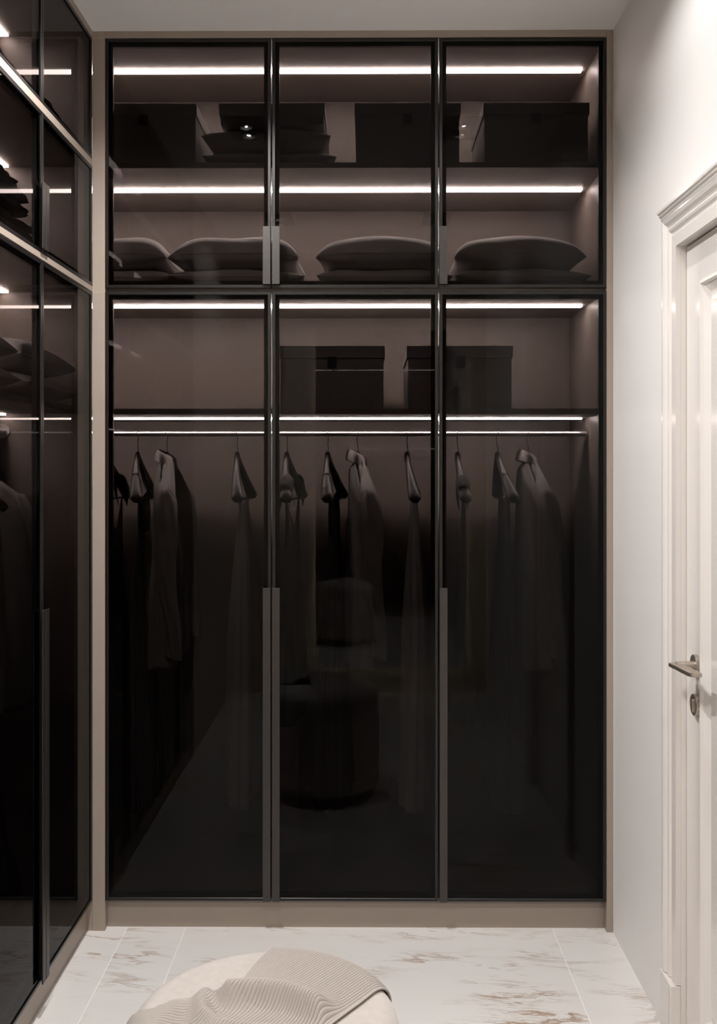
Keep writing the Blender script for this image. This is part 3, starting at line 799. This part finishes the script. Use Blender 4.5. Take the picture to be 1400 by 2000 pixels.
def make_shirt(label, cloth):
    """long collared shirt on the hanger, sleeves hanging"""
    t = thing('shirt', label, 'shirt', (0, 0, 0))
    n = 96; rings = []; bm = bmesh.new()
    SH = 0.222
    def bowx(y): return BOW * (min(1, abs(y) / 0.212)) ** 1.5
    for k in range(64):
        v = k / 63; ring = []
        for i in range(n):
            a = 2 * PI * i / n; ca, sa = math.cos(a), math.sin(a)
            hy = SH + 0.012 * math.sin(v * PI) + 0.020 * v
            y = hy * abs(sa) ** 0.7 * (1 if sa > 0 else -1)
            s = min(1, abs(y) / 0.212)
            top = -0.079 - 0.150 * (s ** 1.12) + 0.019 + 0.012 * (1 - s) * 0
            if abs(y) < 0.055: top = -0.079 - 0.150 * ((0.055 / 0.212) ** 1.12) + 0.019 - (0.055 - abs(y)) * 0.35 * (1 if ca > 0 else 0.3)
            bot = -0.775 - 0.03 * abs(ca)
            z = top + (bot - top) * v
            edge = smoothstep(0.0, 0.05, v)
            hx = 0.012 + (0.016 * s ** 1.5) * (1 - v) + 0.030 * edge * (0.6 + 0.4 * v)
            f = 0.0055 * smoothstep(0.1, 0.6, v) * (math.sin(i / n * 2 * PI * 6 + 3 * v) + 0.5 * math.sin(i / n * 2 * PI * 13 - 2 * v))
            x = bowx(y) * (1 - 0.6 * v) + (hx * abs(ca) ** 0.42 + f) * (1 if ca > 0 else -1)
            ring.append(Vector((x, y, z)))
        rings.append(ring)
    bm_loft(bm, rings); obj('shirt_body', bm, cloth, t, smooth=True)
    for s in (-1, 1):
        bm = bmesh.new(); rings = []
        for k in range(40):
            v = k / 39
            z = -0.203 - 0.549 * v + 0.012
            cy = s * (SH - 0.022 * max(0, 1 - v * 6) + 0.016 * math.sin(v * 2.5)); cx = BOW * 0.95 + 0.030 * v + 0.004 * math.sin(v * 9)
            r = (0.046 - 0.014 * v) * (0.30 + 0.70 * math.sqrt(min(1, v / 0.085)))
            rr = []
            for i in range(40):
                a = 2 * PI * i / 40
                f = 0.0028 * math.sin(a * 3 + 7 * v) + 0.002 * math.sin(a * 5 - 16 * v)
                rr.append(Vector((cx + (r * 0.78 + f) * math.cos(a), cy + (r * 0.62 + f) * math.sin(a), z - 0.010 * math.cos(a) * v)))
            rings.append(rr)
        bm_loft(bm, rings); sl = obj('sleeve', bm, cloth, t, smooth=True)
        zc = -0.752 + 0.012; cx = BOW * 0.95 + 0.030; cy = s * (SH + 0.016 * math.sin(2.5))
        bm = bmesh.new(); bm_loft(bm, [[Vector((cx + 0.0275 * math.cos(2 * PI * i / 32), cy + 0.0225 * math.sin(2 * PI * i / 32), zz - 0.010 * math.cos(2 * PI * i / 32))) for i in range(32)] for zz in (zc + 0.055, zc + 0.004, zc - 0.004)])
        obj('cuff', bm, cloth, sl, smooth=40)
    # collar: folded band around the neck opening, higher at the back
    bm = bmesh.new(); rings = []
    m_ = 36
    for i in range(m_ + 1):
        a = PI * 0.10 + (2 * PI - PI * 0.20) * i / m_          # opening towards +x (front)
        ca, sa = math.cos(a), math.sin(a)
        R1 = Vector((0.024 * ca - 0.002, 0.056 * sa, 0))
        zc = -0.086 + 0.014 * (-ca)
        inner = [R1 + Vector((0, 0, zc - 0.020)), R1 + Vector((0, 0, zc + 0.014))]
        outd = Vector((ca * 0.6, sa, 0)).normalized()
        outer = [R1 + outd * 0.004 + Vector((0, 0, zc + 0.018)), R1 + outd * 0.012 + Vector((0, 0, zc + 0.006)), R1 + outd * 0.017 + Vector((0, 0, zc - 0.020 - 0.012 * max(0, ca))),
                 R1 + outd * 0.014 + Vector((0, 0, zc - 0.020 - 0.012 * max(0, ca))), R1 + outd * 0.006 + Vector((0, 0, zc + 0.004))]
        rings.append(inner + outer)
    bm_loft(bm, rings); obj('collar', bm, M['collar'], t, smooth=50)
    bm = bmesh.new()
    for k in range(6):
        z = -0.20 - 0.09 * k; bm_lathe(bm, [(0.0045, 0.0), (0.0045, 0.002)], 12, mtx=Matrix.Translation((0.048 + 0.002 * k * 0.5, 0, z)) @ Matrix.Rotation(PI / 2, 4, 'Y'))
    bm.free()
    return t

hanger0 = make_hanger()
prot = {'dress': make_dress('x'), 'slip': make_slip('x'), 'tank': make_tank('x'), 'shirt': make_shirt('x', M['shirt'])}
used = set()
def place(kind, loc, rz, hlabel, glabel):
    global hanger0
    if 'hanger' not in used:
        h = hanger0; h.location = loc; h.rotation_euler = (0, 0, rz); h['label'] = hlabel; used.add('hanger')
    else: h = dup(hanger0, loc, rz, hlabel)
    h['group'] = 'dark wooden suit hangers on the rails'
    if kind is None: return
    if kind not in used:
        g = prot[kind]; g.location = loc; g.rotation_euler = (0, 0, rz); g['label'] = glabel; used.add(kind)
    else: g = dup(prot[kind], loc, rz, glabel)
    g['group'] = {'dress': 'dark pleated dresses', 'slip': 'pale satin slip dresses', 'tank': 'charcoal tank dresses', 'shirt': 'grey collared shirts'}[kind]
RYW = FY + RY
seq = [(205, 'tank', 0, 'first from the left on the front rail'), (268, 'dress', 4, 'second from the left on the front rail'),
       (325, 'shirt', 2, 'third from the left on the front rail'), (463, 'slip', 0, 'just left of the first door seam'),
       (560, 'tank', -4, 'just right of the first door seam'), (640, 'dress', -6, 'left of the centre shirt'),
       (698, 'shirt', 3, 'at the centre of the front rail'), (795, 'slip', -3, 'just left of the second door seam'),
       (893, 'tank', -5, 'just right of the second door seam'), (971, 'dress', 0, 'left of the rightmost shirt'),
       (1030, 'shirt', 0, 'rightmost on the front rail')]
kn = {'tank': 'charcoal tank dress with broad straps', 'dress': 'dark pleated dress with a scooped neck', 'shirt': 'grey collared shirt', 'slip': 'pale grey satin slip dress'}
for (px, kind, deg, where) in seq:
    place(kind, (pxX(px, RYW), RYW, RZ), math.radians(deg), 'dark wooden suit hanger, ' + where, kn[kind] + ', ' + where)
# left rail: rail runs along y; rotate by 90 degrees
LRX = XL - RY
for (yy, kind, deg, where) in ((2.80, 'shirt', 86, 'nearest the corner on the left rail'), (2.64, 'dress', 92, 'second from the corner on the left rail'),
                               (2.48, 'shirt', 88, 'third from the corner on the left rail'), (2.20, 'tank', 90, 'fourth from the corner on the left rail'),
                               (1.95, 'slip', 90, 'fifth from the corner on the left rail')):
    place(kind, (LRX, yy, RZ), math.radians(deg), 'dark wooden suit hanger, ' + where, kn[kind] + ', ' + where)

# handbag standing on the wardrobe floor of the left wardrobe (dimly seen)
hb = thing('handbag', 'black leather handbag with arched handle inside the left wardrobe', 'bag', (-1.06, 2.83, 0.0985), math.radians(88))
bm = bmesh.new(); rings = []
for k in range(14):
    v = k / 13; z = 0.005 + 0.235 * v; w = 0.155 - 0.035 * v; d = 0.062 - 0.030 * v ** 1.5
    if k == 0: w *= 0.95; d *= 0.85
    rings.append([Vector((w * abs(math.cos(a)) ** 0.5 * (1 if math.cos(a) > 0 else -1), d * abs(math.sin(a)) ** 0.6 * (1 if math.sin(a) > 0 else -1), z)) for a in [2 * PI * i / 40 for i in range(40)]])
bm_loft(bm, rings); obj('bag_body', bm, M['leather'], hb, smooth=40)
for s in (-1, 1):
    bm = bmesh.new(); bm_tube(bm, [(0.065 * math.cos(PI * i / 16), s * 0.022, 0.215 + 0.12 * math.sin(PI * i / 16)) for i in range(17)], 0.004, 0.004, 8, up=(0, 1, 0)); obj('bag_handle', bm, M['leather'], hb, smooth=True)
bm = bmesh.new(); bm_box(bm, (-0.02, -0.062, 0.12), (0.02, -0.048, 0.15), 0.002); obj('buckle', bm, M['chrome'], hb)

# ------------------------------------------------------------------ pouf and throw
PX, PY, PR, PH = -0.186, 1.842, 0.250, 0.492
pf = thing('pouf', 'round beige velvet pouf with a ribbed throw lying over it', 'pouf', (PX, PY, 0))
bm = bmesh.new()
prf = [(PR - 0.035, 0.045), (PR - 0.012, 0.050), (PR - 0.002, 0.062), (PR, 0.085), (PR, 0.150), (PR - 0.0015, 0.160), (PR - 0.0055, 0.1635)]
obj_prof_low = prf
bm_lathe(bm, prf, 96); obj('lower_cushion', bm, M['velvet'], pf, smooth=50)
EC = 0.040
prf = [(PR - 0.0055, 0.1665), (PR - 0.0015, 0.170), (PR, 0.180), (PR, PH - EC)]
for i in range(1, 9):
    a = PI / 2 * i / 8; prf.append((PR - EC + EC * math.cos(a), PH - EC + EC * math.sin(a)))
for r in (0.18, 0.13, 0.08, 0.03): prf.append((r, PH + 0.004 * (1 - (r / 0.21) ** 2)))
bm = bmesh.new(); bm_lathe(bm, prf, 96); obj('seat_cushion', bm, M['velvet'], pf, smooth=50)
bm = bmesh.new()
bm_tube(bm, [((PR - 0.002) * math.cos(2 * PI * i / 64), (PR - 0.002) * math.sin(2 * PI * i / 64), 0.165) for i in range(66)], 0.0022, 0.0022, 6); obj('piping', bm, M['seam'], pf, smooth=True)
bm = bmesh.new(); bm_lathe(bm, [(PR - 0.03, 0.0), (PR - 0.03, 0.048)], 64); obj('base', bm, M['base_dark'], pf, smooth=40)

def lerp_tab(tab, t):
    # Catmull-Rom through a table of (t, x, y)
    for k in range(len(tab) - 1):
        if t <= tab[k + 1][0] or k == len(tab) - 2:
            a, b = tab[k], tab[k + 1]; u = (t - a[0]) / (b[0] - a[0]); u = max(0, min(1, u))
            p0 = tab[max(k - 1, 0)]; p3 = tab[min(k + 2, len(tab) - 1)]
            out = []
            for c in (1, 2):
                m1 = (b[c] - p0[c]) / max(1e-6, (b[0] - p0[0])) * (b[0] - a[0]); m2 = (p3[c] - a[c]) / max(1e-6, (p3[0] - a[0])) * (b[0] - a[0])
                h = (2 * u ** 3 - 3 * u ** 2 + 1) * a[c] + (u ** 3 - 2 * u ** 2 + u) * m1 + (-2 * u ** 3 + 3 * u ** 2) * b[c] + (u ** 3 - u ** 2) * m2
                out.append(h)
            return out
Ltab = [(0.0, -0.155, 2.190), (0.14, -0.178, 2.105), (0.26, -0.215, 2.010), (0.36, -0.242, 1.915), (0.45, -0.260, 1.850), (0.50, -0.283, 1.848), (0.55, -0.308, 1.856), (0.63, -0.350, 1.858), (0.72, -0.402, 1.832), (0.80, -0.475, 1.838), (0.90, -0.560, 1.80), (1.0, -0.62, 1.72)]
Rtab = [(0.0, 0.088, 1.960), (0.14, 0.040, 1.925), (0.28, -0.008, 1.855), (0.42, -0.050, 1.795), (0.58, -0.090, 1.735), (0.75, -0.125, 1.660), (0.88, -0.150, 1.590), (1.0, -0.165, 1.50)]
ridges = [  # polyline (x, y), height, width on the far side, width on the camera side
    ([(-0.252, 1.848), (-0.200, 1.853), (-0.145, 1.842), (-0.100, 1.812), (-0.060, 1.780), (-0.03, 1.750)], 0.040, 0.040, 0.020),
    ([(-0.302, 1.850), (-0.300, 1.825), (-0.292, 1.795), (-0.262, 1.757), (-0.192, 1.738), (-0.120, 1.742), (-0.06, 1.70)], 0.022, 0.016, 0.022),
    ([(-0.345, 1.830), (-0.375, 1.76), (-0.37, 1.68)], 0.014, 0.020, 0.020),
    ([(-0.30, 1.70), (-0.20, 1.67), (-0.11, 1.66)], 0.022, 0.025, 0.025),
]
def seg_dist(p, a, b):
    ax, ay = a; bx, by = b; dx, dy = bx - ax, by - ay
    u = max(0, min(1, ((p[0] - ax) * dx + (p[1] - ay) * dy) / (dx * dx + dy * dy)))
    return math.hypot(p[0] - ax - u * dx, p[1] - ay - u * dy)
def lift(x, y):
    h = 0.0
    for poly, hh, wb, wf in ridges:
        best = None
        for k in range(len(poly) - 1):
            (ax, ay), (bx, by) = poly[k], poly[k + 1]; dx, dy = bx - ax, by - ay
            u = max(0, min(1, ((x - ax) * dx + (y - ay) * dy) / (dx * dx + dy * dy)))
            qx, qy = ax + u * dx, ay + u * dy; d = math.hypot(x - qx, y - qy)
            if best is None or d < best[0]: best = (d, y - qy, x - qx)
        d, ey, ex = best
        k = 0.5 + 0.5 * (ey / (d + 1e-6))
        w = wf + (wb - wf) * k * k * (3 - 2 * k)
        h += hh * math.exp(-(d / w) ** 2)
    return min(h, 0.050)
def wrap(x, y, h):
    """lay a plan point on the pouf: flat top, rounded shoulder, vertical side; h = height off the surface"""
    dx, dy = x - PX, y - PY; r = math.hypot(dx, dy); ux, uy = (dx / r, dy / r) if r > 1e-6 else (1, 0)
    r0 = PR - EC
    if r <= r0: rr, zz, nr, nz = r, PH + 0.004 * (1 - (r / 0.21) ** 2), 0.0, 1.0
    else:
        s = r - r0; q = EC * PI / 2
        if s < q:
            a = s / EC; rr, zz, nr, nz = r0 + EC * math.sin(a), PH - EC + EC * math.cos(a), math.sin(a), math.cos(a)
        else: rr, zz, nr, nz = PR, PH - EC - (s - q), 1.0, 0.0
    rr += nr * h; zz += nz * h
    return (PX + ux * rr, PY + uy * rr, zz)
NU, NV = 640, 400
rp = 0.0064
base_pts = []
LIFT = {}
cg = 4
bm = bmesh.new()
grid = []
Lp = [lerp_tab(Ltab, j / NV) for j in range(NV + 1)]; Rp = [lerp_tab(Rtab, j / NV) for j in range(NV + 1)]
# coarse lift, bilinear
CU, CV = 160, 100
coarse = [[smoothstep(1.0, 0.80, i / CU) * lift(Lp[j * 4][0] + (Rp[j * 4][0] - Lp[j * 4][0]) * i / CU, Lp[j * 4][1] + (Rp[j * 4][1] - Lp[j * 4][1]) * i / CU) for i in range(CU + 1)] for j in range(CV + 1)]
for j in range(NV + 1):
    row = []
    fj = min(j / 4, CV - 1e-6); j0 = int(fj); dj = fj - j0
    for i in range(NU + 1):
        s = i / NU
        x = Lp[j][0] + (Rp[j][0] - Lp[j][0]) * s; y = Lp[j][1] + (Rp[j][1] - Lp[j][1]) * s
        fi = min(i / 4, CU - 1e-6); i0 = int(fi); di = fi - i0
        h = (coarse[j0][i0] * (1 - di) + coarse[j0][i0 + 1] * di) * (1 - dj) + (coarse[j0 + 1][i0] * (1 - di) + coarse[j0 + 1][i0 + 1] * di) * dj
        # rib coordinate: ribs run with the long border
        w2 = smoothstep(-0.27, -0.33, x)
        u = (x * 0.818 - y * 0.575) * (1 - w2) + (x * 0.27 - y * 0.96 + 0.529) * w2
        rib = abs(math.sin(PI * u / rp)) ** 0.42
        hem = max(smoothstep(0.978, 0.988, s), smoothstep(0.012, 0.004, s) if False else 0.0)
        rib = rib * (1 - hem) + 0.8 * hem
        row.append(bm.verts.new(wrap(x, y, 0.0030 + h + 0.0054 * rib)))
    grid.append(row)
for j in range(NV):
    for i in range(NU):
        bm.faces.new((grid[j][i], grid[j][i + 1], grid[j + 1][i + 1], grid[j + 1][i]))
th = obj('throw_blanket', bm, M['throw'], None, smooth=True)
tag(th, 'ribbed beige knit throw crumpled over the round pouf', 'blanket')
md = th.modifiers.new('thick', 'SOLIDIFY'); md.thickness = 0.003; md.offset = -1
